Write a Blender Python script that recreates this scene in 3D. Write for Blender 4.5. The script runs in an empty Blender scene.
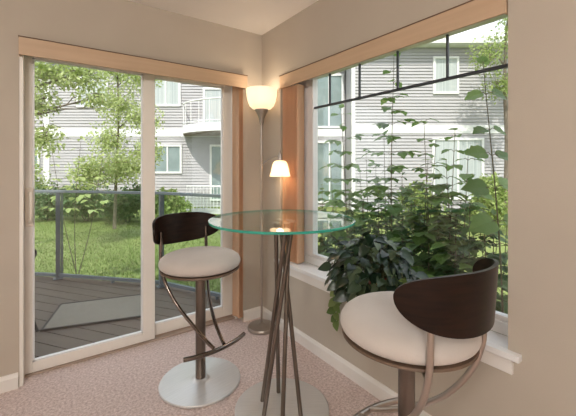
import bpy, math, random
from mathutils import Vector, Matrix, Quaternion

PI = math.pi
R = math.radians
sc = bpy.context.scene
COL = sc.collection
random.seed(7)

# ------------------------------------------------------------------ frame
# room corner (between the door wall and the window wall) is the origin.
# door wall: plane y = 0, window wall: plane x = 0, floor z = 0.
CX, CY, CZ = -1.525, -2.557, 1.30
A = R(35.2)
SA, CA = math.sin(A), math.cos(A)


def at(r, f, z=0.0):
    """a point r metres to the right of and f metres ahead of where the photographer stood"""
    return Vector((CX + CA * r + SA * f, CY - SA * r + CA * f, z))


def heading(r, f):
    """z rotation which turns local +Y towards direction (r, f)"""
    d = Vector((CA * r + SA * f, -SA * r + CA * f, 0))
    return math.atan2(-d.x, d.y)


# ------------------------------------------------------------------ materials
MATS = {}


def new_mat(name):
    m = bpy.data.materials.new(name)
    m.use_nodes = True
    nt = m.node_tree
    nt.nodes.clear()
    out = nt.nodes.new('ShaderNodeOutputMaterial')
    return m, nt, out


def N(nt, t, **kw):
    n = nt.nodes.new(t)
    for k, v in kw.items():
        if k.startswith('_'):
            setattr(n, k[1:], v)
        else:
            n.inputs[k.replace('__', ' ')].default_value = v
    return n


def col4(c):
    return (c[0], c[1], c[2], 1)


def srgb(r, g, b):
    def f(c):
        c /= 255
        return c / 12.92 if c <= .04045 else ((c + .055) / 1.055) ** 2.4
    return (f(r), f(g), f(b))


def plain(name, c, rough=.6, metal=0.0, c2=None, scale=20, bump=0.0, bscale=60, stretch=(1, 1, 1), spec=.5, detail=4, sheen=0, lo=.35, hi=.65):
    m, nt, out = new_mat(name)
    b = N(nt, 'ShaderNodeBsdfPrincipled', Roughness=rough, Metallic=metal)
    b.inputs['Base Color'].default_value = col4(c)
    b.inputs['Specular IOR Level'].default_value = spec
    if sheen:
        b.inputs['Sheen Weight'].default_value = sheen
    nt.links.new(b.outputs[0], out.inputs[0])
    if c2 is not None or bump:
        tc = N(nt, 'ShaderNodeTexCoord')
        mp = N(nt, 'ShaderNodeMapping')
        mp.inputs['Scale'].default_value = stretch
        nt.links.new(tc.outputs['Object'], mp.inputs[0])
    if c2 is not None:
        no = N(nt, 'ShaderNodeTexNoise', Scale=scale, Detail=detail)
        nt.links.new(mp.outputs[0], no.inputs['Vector'])
        rp = N(nt, 'ShaderNodeValToRGB')
        rp.color_ramp.elements[0].position = lo
        rp.color_ramp.elements[1].position = hi
        rp.color_ramp.elements[0].color = col4(c)
        rp.color_ramp.elements[1].color = col4(c2)
        nt.links.new(no.outputs[0], rp.inputs[0])
        nt.links.new(rp.outputs[0], b.inputs['Base Color'])
    if bump:
        no2 = N(nt, 'ShaderNodeTexNoise', Scale=bscale, Detail=3)
        nt.links.new(mp.outputs[0], no2.inputs['Vector'])
        bp = N(nt, 'ShaderNodeBump', Strength=bump, Distance=.01)
        nt.links.new(no2.outputs[0], bp.inputs['Height'])
        nt.links.new(bp.outputs[0], b.inputs['Normal'])
    MATS[name] = m
    return m


def leafmat(name, c1, c2, c3, rough=.5, transl=.35):
    """leaf: colour differs leaf by leaf, thin enough to glow against the sun"""
    m, nt, out = new_mat(name)
    g = N(nt, 'ShaderNodeNewGeometry')
    rp = N(nt, 'ShaderNodeValToRGB')
    e = rp.color_ramp.elements
    e[0].color = col4(c1)
    e[1].color = col4(c3)
    e.new(.5).color = col4(c2)
    nt.links.new(g.outputs['Random Per Island'], rp.inputs[0])
    b = N(nt, 'ShaderNodeBsdfPrincipled', Roughness=rough)
    nt.links.new(rp.outputs[0], b.inputs['Base Color'])
    t = N(nt, 'ShaderNodeBsdfTranslucent')
    nt.links.new(rp.outputs[0], t.inputs['Color'])
    mx = N(nt, 'ShaderNodeMixShader', Fac=transl)
    nt.links.new(b.outputs[0], mx.inputs[1])
    nt.links.new(t.outputs[0], mx.inputs[2])
    nt.links.new(mx.outputs[0], out.inputs[0])
    MATS[name] = m
    return m


def thinglass(name, tint=(1, 1, 1), f0=.04, gain=1.0, rough=0.0):
    """thin sheet of clear glass: passes light, mirrors more the flatter it is seen"""
    m, nt, out = new_mat(name)
    g = N(nt, 'ShaderNodeNewGeometry')
    d = N(nt, 'ShaderNodeVectorMath', _operation='DOT_PRODUCT')
    nt.links.new(g.outputs['Incoming'], d.inputs[0])
    nt.links.new(g.outputs['Normal'], d.inputs[1])
    ab = N(nt, 'ShaderNodeMath', _operation='ABSOLUTE')
    nt.links.new(d.outputs['Value'], ab.inputs[0])
    su = N(nt, 'ShaderNodeMath', _operation='SUBTRACT')
    su.inputs[0].default_value = 1
    nt.links.new(ab.outputs[0], su.inputs[1])
    pw = N(nt, 'ShaderNodeMath', _operation='POWER')
    nt.links.new(su.outputs[0], pw.inputs[0])
    pw.inputs[1].default_value = 5
    ma = N(nt, 'ShaderNodeMath', _operation='MULTIPLY_ADD')
    nt.links.new(pw.outputs[0], ma.inputs[0])
    ma.inputs[1].default_value = (1 - f0) * gain
    ma.inputs[2].default_value = f0
    tr = N(nt, 'ShaderNodeBsdfTransparent')
    tr.inputs[0].default_value = col4(tint)
    gl = N(nt, 'ShaderNodeBsdfGlossy', Roughness=rough)
    mx = N(nt, 'ShaderNodeMixShader')
    nt.links.new(ma.outputs[0], mx.inputs[0])
    nt.links.new(tr.outputs[0], mx.inputs[1])
    nt.links.new(gl.outputs[0], mx.inputs[2])
    nt.links.new(mx.outputs[0], out.inputs[0])
    MATS[name] = m
    return m


def lampshade(name, c, strength, transl=.55):
    """frosted glass shade of a lamp which is switched on: glows, and lets its bulb shine through"""
    m, nt, out = new_mat(name)
    b = N(nt, 'ShaderNodeBsdfPrincipled', Roughness=.35)
    b.inputs['Base Color'].default_value = (.85, .8, .72, 1)
    t = N(nt, 'ShaderNodeBsdfTranslucent')
    t.inputs[0].default_value = (.85, .78, .68, 1)
    mx = N(nt, 'ShaderNodeMixShader', Fac=transl)
    nt.links.new(b.outputs[0], mx.inputs[1])
    nt.links.new(t.outputs[0], mx.inputs[2])
    e = N(nt, 'ShaderNodeEmission', Strength=strength)
    e.inputs[0].default_value = col4(c)
    ad = N(nt, 'ShaderNodeAddShader')
    nt.links.new(mx.outputs[0], ad.inputs[0])
    nt.links.new(e.outputs[0], ad.inputs[1])
    nt.links.new(ad.outputs[0], out.inputs[0])
    MATS[name] = m
    return m


def woodgrain(name, c1, c2, rough=.35, scale=6, stretch=(1, 1, 12), spec=.5):
    return plain(name, c1, rough, 0, c2, scale, 0, 60, stretch, spec, 6)


wall_m = plain('wall_paint', (.485, .43, .36), .85, 0, (.505, .45, .378), 3, .12, 240, spec=.25)
ceil_m = plain('ceiling_paint', (.88, .86, .84), .9, 0, (.86, .84, .82), 4, .15, 160, spec=.2)
trim_m = plain('white_trim', (.80, .77, .73), .4, 0, (.77, .74, .70), 5)
door_m = plain('door_vinyl', (.84, .80, .74), .45, 0, (.82, .78, .72), 5)
vinyl_m = plain('white_vinyl', (.82, .82, .82), .35, 0, (.79, .79, .80), 5)
sillm = plain('sill_shade_brown', (.40, .31, .25), .55, 0, (.36, .27, .21), 9)  # brown tone carries the strip of shade beneath the door panels
blind_m = woodgrain('blind_vane', (.80, .56, .37), (.74, .50, .32), .55, 4, (6, 6, .4))
nt = blind_m.node_tree
bs = [n for n in nt.nodes if n.type == 'BSDF_PRINCIPLED'][0]
ot = [n for n in nt.nodes if n.type == 'OUTPUT_MATERIAL'][0]
tl = N(nt, 'ShaderNodeBsdfTranslucent'); tl.inputs[0].default_value = (.80, .55, .36, 1)
mx = N(nt, 'ShaderNodeMixShader', Fac=.4)
nt.links.new(bs.outputs[0], mx.inputs[1]); nt.links.new(tl.outputs[0], mx.inputs[2]); nt.links.new(mx.outputs[0], ot.inputs[0])
valance_m = woodgrain('valance', (.56, .405, .275), (.51, .36, .24), .5, 3, (.6, .6, 10))
mullion_m = plain('dark_muntin', (.045, .05, .06), .5)
steel_m = plain('brushed_steel', (.70, .69, .68), .42, .6, (.62, .61, .60), 8, 0, 60, (1, 40, 1))
nickel_m = plain('satin_nickel', (.50, .44, .39), .3, .95, (.44, .38, .33), 14, 0, 60, (1, 1, .2))
bronze_m = plain('bronze_tube', (.20, .165, .14), .32, .85, (.16, .13, .105), 14, 0, 60, (1, 1, .2))
darkrod_m = plain('dark_chrome', (.24, .20, .18), .16, .95, (.20, .165, .145), 12)
seat_m = plain('seat_fabric', (.58, .53, .49), .8, 0, (.51, .46, .42), 5, .25, 400, spec=.25, sheen=.3, lo=.3, hi=.7)
pan_m = plain('seat_underside', (.16, .10, .065), .5, 0, (.11, .07, .045), 12)
back_m = woodgrain('dark_wood', (.010, .0055, .004), (.022, .011, .007), .3, 5, (2, 2, 14), .16)
lampmetal_m = plain('lamp_metal', (.42, .37, .33), .35, .85, (.36, .32, .28), 10)
tglass_m = thinglass('table_glass', (.93, .985, .965), .07)
tedge_m = plain('table_glass_edge', (.03, .27, .20), .12, 0, (.05, .36, .28), 6)
pane_m = thinglass('window_glass', (.985, .99, .985), .045, .7)
rglass_m = thinglass('railing_glass', (.91, .955, .94), .04, .8)
farglass_m = plain('distant_glass', (.16, .22, .22), .08, 0, (.26, .33, .33), 1.2)
farblind_m = plain('distant_blinds', (.55, .58, .58), .5, 0, (.30, .35, .36), 9, 0, 60, (8, 8, .01))
siding_m = plain('siding_paint', (.43, .42, .435), .7, 0, (.40, .39, .405), 2)
sidingw_m = plain('siding_white', (.72, .72, .73), .7, 0, (.67, .67, .68), 2)
extwhite_m = plain('exterior_white', (.80, .80, .80), .6, 0, (.75, .75, .75), 3)
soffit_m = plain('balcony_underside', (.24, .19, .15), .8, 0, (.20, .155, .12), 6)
rail_m = plain('railing_metal', (.17, .20, .23), .4, .3, (.19, .22, .25), 8)
black_m = plain('black_iron', (.02, .02, .02), .5, .3, (.03, .03, .03), 8)
mat_m = plain('outdoor_mat', (.215, .19, .155), .9, 0, (.245, .22, .18), 40, .3, 200)
matedge_m = plain('mat_edge', (.07, .06, .055), .9, 0, (.09, .08, .07), 40)
pot_m = plain('clay_pot', (.30, .085, .045), .6, 0, (.24, .065, .04), 12)
soil_m = plain('soil', (.03, .02, .014), .95, 0, (.05, .035, .024), 40)
bark_m = plain('bark', (.13, .10, .075), .9, 0, (.20, .165, .13), 14, .4, 40, (1, 1, .3))
stem_m = plain('green_stem', (.10, .14, .045), .7, 0, (.14, .12, .06), 14)
twig_m = plain('stem_brown', (.10, .085, .05), .8, 0, (.14, .12, .07), 14)

carpet_m = plain('carpet', (.50, .372, .335), .95, 0, (.80, .665, .625), 75, .9, 130, spec=.05, detail=8, sheen=.25, lo=.33, hi=.67)
lawn_m = plain('lawn_soil', (.16, .205, .05), .95, 0, (.22, .27, .075), 1.2, .4, 30)
grass_m = leafmat('grass_blade', (.17, .225, .05), (.20, .265, .065), (.25, .315, .085), .7, .3)
ground_m = plain('planting_soil', (.05, .04, .025), .95, 0, (.09, .075, .045), 8, .5, 20)
path_m = plain('path_concrete', (.62, .60, .57), .8, 0, (.56, .54, .51), 6)

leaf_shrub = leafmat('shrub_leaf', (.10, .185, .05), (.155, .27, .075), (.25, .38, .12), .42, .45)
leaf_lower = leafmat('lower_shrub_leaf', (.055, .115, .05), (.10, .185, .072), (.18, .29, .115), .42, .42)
leaf_tree = leafmat('birch_leaf', (.34, .42, .13), (.48, .57, .22), (.62, .69, .37), .5, .4)
leaf_hedge = leafmat('hedge_leaf', (.06, .12, .04), (.09, .165, .055), (.14, .22, .075), .5, .3)
leaf_lime = leafmat('lime_leaf', (.22, .31, .07), (.32, .42, .12), (.42, .50, .18), .5, .4)
leaf_pot = leafmat('pothos_leaf', (.006, .018, .007), (.016, .038, .015), (.10, .14, .07), .3, .12)
leaf_vine = leafmat('vine_leaf', (.08, .14, .03), (.13, .20, .05), (.22, .28, .09), .35, .25)

# deck boards: narrow dark gaps between planks running along local X
dm, nt, out = new_mat('deck_boards')
tc = N(nt, 'ShaderNodeTexCoord')
mp = N(nt, 'ShaderNodeMapping')
mp.inputs['Scale'].default_value = (.6, 9, 1)
nt.links.new(tc.outputs['Object'], mp.inputs[0])
no = N(nt, 'ShaderNodeTexNoise', Scale=3, Detail=6)
nt.links.new(mp.outputs[0], no.inputs['Vector'])
rp = N(nt, 'ShaderNodeValToRGB')
rp.color_ramp.elements[0].color = (.085, .060, .043, 1)
rp.color_ramp.elements[1].color = (.15, .112, .083, 1)
nt.links.new(no.outputs[0], rp.inputs[0])
b = N(nt, 'ShaderNodeBsdfPrincipled', Roughness=.6)
nt.links.new(rp.outputs[0], b.inputs['Base Color'])
nt.links.new(b.outputs[0], out.inputs[0])
deck_m = dm


# ------------------------------------------------------------------ mesh builder
class MB:
    def __init__(s):
        s.v, s.f, s.mi, s.cur = [], [], [], 0

    def add(s, vs, fs):
        o = len(s.v)
        s.v += [Vector(p) for p in vs]
        for f in fs:
            s.f.append([i + o for i in f])
            s.mi.append(s.cur)
        return s

    def box(s, x0, x1, y0, y1, z0, z1):
        return s.add([(x0, y0, z0), (x1, y0, z0), (x1, y1, z0), (x0, y1, z0), (x0, y0, z1), (x1, y0, z1), (x1, y1, z1), (x0, y1, z1)],
                     [(0, 3, 2, 1), (4, 5, 6, 7), (0, 1, 5, 4), (1, 2, 6, 5), (2, 3, 7, 6), (3, 0, 4, 7)])

    def prism(s, poly, z0, z1):
        n = len(poly)
        vs = [(p[0], p[1], z0) for p in poly] + [(p[0], p[1], z1) for p in poly]
        fs = [tuple(range(n - 1, -1, -1)), tuple(range(n, 2 * n))]
        fs += [(i, (i + 1) % n, n + (i + 1) % n, n + i) for i in range(n)]
        return s.add(vs, fs)

    def lathe(s, prof, n=48, c=(0, 0, 0)):
        """prof: (radius, z) from one end to the other; radius 0 closes it"""
        vs, rings = [], []
        for r, z in prof:
            if r < 1e-6:
                rings.append([len(vs)])
                vs.append((c[0], c[1], c[2] + z))
            else:
                rings.append([len(vs) + k for k in range(n)])
                vs += [(c[0] + r * math.cos(2 * PI * k / n), c[1] + r * math.sin(2 * PI * k / n), c[2] + z) for k in range(n)]
        fs = []
        for a, b_ in zip(rings, rings[1:]):
            for k in range(n):
                k2 = (k + 1) % n
                if len(a) == 1 and len(b_) == 1:
                    continue
                if len(a) == 1:
                    fs.append((a[0], b_[k2], b_[k]))
                elif len(b_) == 1:
                    fs.append((a[k], a[k2], b_[0]))
                else:
                    fs.append((a[k], a[k2], b_[k2], b_[k]))
        return s.add(vs, fs)

    def tube(s, pts, r, n=10, cap=True):
        pts = [Vector(p) for p in pts]
        rs = r if isinstance(r, (list, tuple)) else [r] * len(pts)
        t0 = (pts[1] - pts[0]).normalized()
        up = Vector((0, 0, 1)) if abs(t0.z) < .9 else Vector((1, 0, 0))
        u = t0.cross(up).normalized()
        vs = []
        for i, p in enumerate(pts):
            t = (pts[min(i + 1, len(pts) - 1)] - pts[max(i - 1, 0)]).normalized()
            u = (u - t * u.dot(t)).normalized()
            w = t.cross(u)
            vs += [p + (u * math.cos(2 * PI * k / n) + w * math.sin(2 * PI * k / n)) * rs[i] for k in range(n)]
        fs = []
        for i in range(len(pts) - 1):
            for k in range(n):
                fs.append((i * n + k, i * n + (k + 1) % n, (i + 1) * n + (k + 1) % n, (i + 1) * n + k))
        if cap:
            fs.append(tuple(range(n - 1, -1, -1)))
            fs.append(tuple((len(pts) - 1) * n + k for k in range(n)))
        return s.add(vs, fs)

    def build(s, name, mats, parent=None, smooth=False, bevel=0.0, loc=None, rotz=None, angle=40):
        me = bpy.data.meshes.new(name)
        me.from_pydata([tuple(p) for p in s.v], [], s.f)
        mats = mats if isinstance(mats, (list, tuple)) else [mats]
        for m in mats:
            me.materials.append(m)
        me.polygons.foreach_set('material_index', s.mi)
        if smooth:
            me.polygons.foreach_set('use_smooth', [True] * len(me.polygons))
        me.update()
        o = bpy.data.objects.new(name, me)
        COL.objects.link(o)
        if smooth and angle:
            try:
                me.set_sharp_from_angle(angle=R(angle))
            except Exception:
                pass
        if bevel:
            md = o.modifiers.new('Bevel', 'BEVEL')
            md.width = bevel
            md.segments = 2
            md.limit_method = 'ANGLE'
        if parent is not None:
            o.parent = parent
        if loc is not None:
            o.location = loc
        if rotz is not None:
            o.rotation_euler = (0, 0, rotz)
        return o


def smoothpath(pts, sub=8):
    """Catmull-Rom through the points"""
    pts = [Vector(p) for p in pts]
    P = [pts[0] * 2 - pts[1]] + pts + [pts[-1] * 2 - pts[-2]]
    out_ = []
    for i in range(1, len(P) - 2):
        a, b_, c, d = P[i - 1], P[i], P[i + 1], P[i + 2]
        for k in range(sub):
            t = k / sub
            out_.append(.5 * ((2 * b_) + (c - a) * t + (2 * a - 5 * b_ + 4 * c - d) * t * t + (3 * b_ - a - 3 * c + d) * t ** 3))
    out_.append(pts[-1])
    return out_


def tag(o, label=None, cat=None, group=None, kind=None):
    if label: o['label'] = label
    if cat: o['category'] = cat
    if group: o['group'] = group
    if kind: o['kind'] = kind
    return o


def empty(name, loc=(0, 0, 0), rotz=0):
    o = bpy.data.objects.new(name, None)
    COL.objects.link(o)
    o.location = loc
    o.rotation_euler = (0, 0, rotz)
    o.empty_display_size = .1
    return o


def copy_tree(o, parent=None):
    c = o.copy()
    COL.objects.link(c)
    if parent is not None:
        c.parent = parent
    for ch in list(o.children):
        copy_tree(ch, c)
    return c


def struct(o):
    o['kind'] = 'structure'
    return o


# ------------------------------------------------------------------ room shell
XL, YB, H = -4.3, -5.7, 2.45
DX0, DX1, DZ = -1.665, -.185, 2.055        # door opening
WY0, WY1, WZ0, WZ1 = -1.944, -.29, .555, 2.03   # window opening
TH = .17                                   # wall thickness

m = MB()
m.box(XL, 0, YB, 0, -.12, 0)
m.box(DX0, DX1, -.001, .10, -.12, 0)
fl = struct(m.build('floor', carpet_m))

m = MB()
m.box(XL - .2, .2, YB - .2, .2, H, H + .16)
struct(m.build('ceiling', ceil_m))

m = MB()
m.box(XL, DX0, 0, TH, -.12, H)
m.box(DX1, TH, 0, TH, -.12, H)
m.box(DX0, DX1, 0, TH, DZ, H)
struct(m.build('wall_left', wall_m))

m = MB()
m.box(0, TH, YB, WY0, -.5, H)
m.box(0, TH, WY1, 0, -.5, H)
m.box(0, TH, WY0, WY1, -.5, WZ0 - .02)
m.box(0, TH, WY0, WY1, WZ1, H)
struct(m.build('wall_right', wall_m))

m = MB(); m.box(XL - .15, .15, YB - .15, YB, -.12, H); struct(m.build('wall_back', wall_m))
m = MB(); m.box(XL - .15, XL, YB, .15, -.12, H); struct(m.build('wall_side', wall_m))
# unseen storey block above, added to keep sun off the deck and near shrubs
m = MB(); m.box(XL - .2, .2, YB - .2, .2, H + .16, 4.9); struct(m.build('wall_upper_blocker', siding_m))


def baseboard(name, p0, p1, out):
    """stepped skirting between two points on a wall; out = unit vector into the room"""
    p0, p1, o = Vector((*p0, 0)), Vector((*p1, 0)), Vector((*out, 0))
    prof = [(0, 0), (.014, 0), (.014, .068), (.009, .078), (.006, .086), (0, .09)]
    vs = []
    for p in (p0, p1):
        vs += [p + o * d + Vector((0, 0, z)) for d, z in prof]
    n = len(prof)
    fs = [(i, (i + 1) % n, n + (i + 1) % n, n + i) for i in range(n)] + [tuple(range(n)), tuple(range(2 * n - 1, n - 1, -1))]
    mm = MB(); mm.add(vs, fs)
    return struct(mm.build(name, trim_m))


baseboard('baseboard_left', (XL, 0), (DX0 - .004, 0), (0, -1))
baseboard('baseboard_corner', (DX1 + .004, 0), (0, 0), (0, -1))
baseboard('baseboard_right', (0, YB), (0, 0), (-1, 0))

# window stool and apron
m = MB()
m.box(-.035, 0, -1.995, -.245, WZ0 - .02, WZ0 + .006)
m.box(0, .115, WY0, WY1, WZ0 - .02, WZ0 + .006)
tr = struct(m.build('trim_1', vinyl_m, bevel=.003))
m = MB()
m.box(-.016, 0, -1.965, -.275, WZ0 - .085, WZ0 - .02)
m.box(-.022, 0, -1.965, -.275, WZ0 - .038, WZ0 - .02)
struct(m.build('trim_2', trim_m, bevel=.002))

# ------------------------------------------------------------------ window
win = empty('window_1', (0.11, (WY0 + WY1) / 2, WZ0)); struct(win)
fx0, fx1 = 0.0, .05
hw = (WY1 - WY0) / 2
hh = WZ1 - WZ0
m = MB()
m.box(fx0, fx1, hw - .085 - .19, hw - .215, .085, hh - .06)      # far stile: blind stack stands before its outer part
m.box(fx0 + .002, fx1, hw - .2149, hw - .001, .085, hh - .06)
m.box(fx0, fx1, -hw + .001, -hw + .036, .085, hh - .06)
m.box(fx0, fx1, -hw + .001, hw - .001, 0.007, .062)
m.box(fx0 + .012, fx1, -hw + .001, hw - .001, .0622, .0848)
m.box(fx0, fx1, -hw + .001, hw - .001, hh - .0598, hh - .001)
m.build('frame', vinyl_m, win, bevel=.003)
gy0, gy1 = -hw + .036, hw - .275
m = MB(); m.box(.022, .028, gy0, gy1, .085, hh - .06); m.build('pane', pane_m, win)
wc = (WY0 + WY1) / 2
ztr = 1.747 - WZ0
m = MB(); m.box(.012, .026, gy0, gy1, ztr - .0075, ztr + .0075); m.build('transom_bar', mullion_m, win)
for yy in (-.735, -1.02, -1.315, -1.615):
    m = MB(); m.box(.012, .026, yy - wc - .0045, yy - wc + .0045, ztr, hh - .05); m.build('muntin', mullion_m, win)

# ------------------------------------------------------------------ sliding door
door = empty('door_1', (0, .1, 0)); struct(door)
m = MB()
m.box(DX0 + .0005, DX0 + .02, -.1, .07, .0, DZ - .001)
m.box(DX1 - .03, DX1, -.02, .07, 0, DZ)
m.box(DX0 + .02, DX1 - .03, -.0, .07, 2.051, DZ - .0005)
m.build('frame', door_m, door, bevel=.002)
m = MB(); m.box(DX0 + .02, DX1 - .03, -.012, .09, 0, .012); m.box(DX0 + .02, DX1 - .03, .0366, .0405, .012, .02)
m.build('sill', sillm, door, bevel=.002)


def door_panel(x0, x1, y0, y1, sl, sr, zb, name, label):
    e = empty(name, (0, 0, 0)); e.parent = door
    mm = MB()
    mm.box(x0, x0 + sl, y0, y1, .014, 2.05)
    mm.box(x1 - sr, x1, y0, y1, .014, 2.05)
    mm.box(x0 + sl, x1 - sr, y0, y1, .014, zb)
    mm.box(x0 + sl, x1 - sr, y0, y1, 1.985, 2.05)
    mm.build('panel_frame', door_m, e, bevel=.003)
    mm = MB()
    d = .010
    for a in ((x0 + sl, x0 + sl + d, zb, 1.985), (x1 - sr - d, x1 - sr, zb, 1.985), (x0 + sl, x1 - sr, zb, zb + d), (x0 + sl, x1 - sr, 1.985 - d, 1.985)):
        mm.box(a[0], a[1], y0 + .004, y1 - .004, a[2], a[3])
    mm.build('glazing_bead', vinyl_m, e)
    mm = MB(); mm.box(x0 + sl, x1 - sr, (y0 + y1) / 2 - .003, (y0 + y1) / 2 + .003, zb, 1.985)
    mm.build('pane', pane_m, e)
    return e


pan1 = door_panel(DX0 + .02, -.871, -.0, .035, .040, .083, .078, 'sliding_panel', '')
pan2 = door_panel(-.93, DX1 - .03, .042, .077, .06, .085, .098, 'fixed_panel', '')
m = MB()
hx = -1.622
m.box(hx - .020, hx + .022, -.014, 0, .93, 1.17)
m.tube(smoothpath([(hx + .004, -.008, .955), (hx + .01, -.045, .975), (hx + .012, -.055, 1.05), (hx + .01, -.045, 1.125), (hx + .004, -.008, 1.145)], 6), .009, 10)
tag(m.build('handle', plain('handle_beige', (.80, .72, .62), .35, 0, (.77, .69, .59), 8), door, smooth=True, bevel=.003), 'beige pull handle')

# ------------------------------------------------------------------ vertical blinds
vb = empty('vertical_blind', ((DX0 + DX1) / 2, .02, 1.98))
tag(vb, 'wood-tone vertical blind with valance over the sliding glass door, vanes drawn right', 'blind')
w2 = (DX1 - DX0) / 2
top_strip_m = plain('valance_top_strip', (.16, .09, .05), .6, 0, (.13, .07, .04), 9)  # thin dark brown strip along the top of each valance
m = MB()
m.box(-w2 - .0, w2 + .014, -.075, -.063, -.027, .076)
m.box(-w2 - .0, -w2 + .009, -.063, -.021, -.027, .076)
m.box(w2 + .005, w2 + .014, -.063, -.021, -.027, .076)
m.build('valance', valance_m, vb, bevel=.002)
m = MB(); m.box(-w2 - .002, w2 + .016, -.077, -.021, .0762, .081); m.build('valance_top_strip', top_strip_m, vb)
m = MB(); m.box(-w2 + .01, w2 - .01, .0, .04, .015, .06); m.build('head_rail', vinyl_m, vb)


def vane(length, wid=.085):
    mm = MB()
    n = 6
    vs = []
    for i in range(n + 1):
        t = i / n - .5
        cx = .006 * (1 - (2 * t) ** 2)
        vs += [(cx, t * wid, 0), (cx + .0016, t * wid, 0), (cx + .0016, t * wid, -length), (cx, t * wid, -length)]
    fs = []
    for i in range(n):
        a, b_ = i * 4, i * 4 + 4
        for k in range(4):
            fs.append((a + k, a + (k + 1) % 4, b_ + (k + 1) % 4, b_ + k))
    fs += [(0, 3, 2, 1), (n * 4, n * 4 + 1, n * 4 + 2, n * 4 + 3)]
    mm.add(vs, fs)
    return mm


v0 = vane(1.955).build('vane', blind_m, vb, smooth=True)
for k in range(9):
    v = v0 if k == 0 else v0.copy()
    if k: COL.objects.link(v); v.parent = vb
    v.location = (w2 - .016 - k * .0042, .014, .014)
    v.rotation_euler = (0, 0, R(15))
m = MB(); m.tube([(w2 - .105, -.015, .02), (w2 - .106, -.015, -.9)], .003, 8); m.build('wand', vinyl_m, vb, smooth=True)

vb2 = empty('vertical_blind', (.03, (WY0 + WY1) / 2, 1.925))
tag(vb2, 'wood-tone vertical blind with valance over the big window, vanes stacked beside the lamp', 'blind')
m = MB()
m.box(-.042, -.032, -hw + .004, hw - .004, 0, .1)
m.box(-.032, .05, -hw + .004, -hw + .012, 0, .1)
m.box(-.032, .05, hw - .012, hw - .004, 0, .1)
m.build('valance', valance_m, vb2, bevel=.002)
m = MB(); m.box(-.044, -.0, -hw + .002, hw - .002, .1005, .1045); m.build('valance_top_strip', top_strip_m, vb2)
m = MB(); m.box(.0, .04, -hw + .015, hw - .015, .045, .095); m.build('head_rail', vinyl_m, vb2)
v0 = vane(1.355, .088).build('vane', blind_m, vb2, smooth=True)
for k in range(10):
    v = v0 if k == 0 else v0.copy()
    if k: COL.objects.link(v); v.parent = vb2
    v.location = (.016, hw - .02 - k * .0205, 0)
    v.rotation_euler = (0, 0, R(-90 + (8 + 12 * ((k * 23) % 5) / 5)))


# ------------------------------------------------------------------ bar stools
def arcpts(rad, a0, a1, n, z, c=(0, 0)):
    return [(c[0] + rad * math.sin(a0 + (a1 - a0) * i / n), c[1] + rad * math.cos(a0 + (a1 - a0) * i / n), z) for i in range(n + 1)]


def make_stool(rod_m, post_m):
    root = empty('bar_stool')
    m = MB()
    m.lathe([(0, 0), (.236, 0), (.240, .003), (.240, .009), (.236, .013), (.06, .016), (.045, .02), (.036, .028), (0, .028)], 72)
    m.build('base', steel_m, root, smooth=True, angle=30)
    m = MB(); m.lathe([(0, .02), (.030, .02), (.030, .68), (0, .68)], 32); m.build('post', post_m, root, smooth=True, angle=50)
    m = MB()
    m.lathe([(0, .672), (.09, .672), (.19, .674), (.222, .680), (.234, .688), (.232, .696), (0, .6965)], 64)
    m.build('seat_pan', pan_m, root, smooth=True, angle=50)
    m = MB()
    prof = [(0, .697), (.205, .697), (.224, .702), (.235, .711), (.240, .724), (.239, .740), (.231, .754), (.216, .766), (.19, .776), (.13, .783), (.06, .786), (0, .787)]
    m.lathe(prof, 72)
    m.build('seat', seat_m, root, smooth=True, angle=80)
    # curved dark back panel: widest at the middle, rounded off at both ends
    m = MB()
    nA, nZ = 48, 12
    Rb, th = .265, .011
    half = R(62)
    vs = []
    for side in (0, 1):
        for i in range(nA + 1):
            s_ = -1 + 2 * i / nA
            s_ = math.sin(s_ * PI / 2)
            a = s_ * half
            hgt = (1 - abs(s_) ** 2.6) ** .5
            zc = .905 + .012 * abs(s_) ** 2
            top, bot = zc + .090 * hgt, zc - .104 * hgt
            for j in range(nZ + 1):
                z = bot + (top - bot) * j / nZ
                rr = Rb + .06 * (z - .80) + (th if side else 0) - .012 * abs(s_) ** 4
                vs.append((rr * math.sin(a), -rr * math.cos(a), z))
    st = (nA + 1) * (nZ + 1)
    fs = []
    for i in range(nA):
        for j in range(nZ):
            q = i * (nZ + 1) + j
            fs.append((q, q + 1, q + nZ + 2, q + nZ + 1))
            fs.append((st + q, st + q + nZ + 1, st + q + nZ + 2, st + q + 1))
        for j in (0, nZ):
            q = i * (nZ + 1) + j
            fs.append((q, q + nZ + 1, st + q + nZ + 1, st + q))
    m.add(vs, fs)
    m.build('backrest', back_m, root, smooth=True, angle=50)
    for s_ in (-1, 1):
        m = MB()
        p = [(s_ * .158, -.199, .90), (s_ * .158, -.1975, .83), (s_ * .159, -.1965, .76), (s_ * .158, -.190, .68), (s_ * .142, -.155, .575),
             (s_ * .108, -.08, .465), (s_ * .072, .03, .375), (s_ * .048, .13, .315), (s_ * .034, .197, .285)]
        m.tube(smoothpath(p, 6), .0105, 12)
        rod = m.build('frame_rod', rod_m, root, smooth=True)
        m = MB(); m.tube(smoothpath([(s_ * .157, -.187, .665), (s_ * .145, -.17, .668), (s_ * .12, -.14, .676)], 4), .006, 8)
        m.build('seat_bracket', rod_m, rod, smooth=True)
    m = MB()
    c = (0, -.275)
    m.tube(arcpts(.485, R(-24.5), R(24.5), 24, .275, c), .0125, 14)
    m.build('footrest', rod_m, root, smooth=True)
    return root


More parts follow.
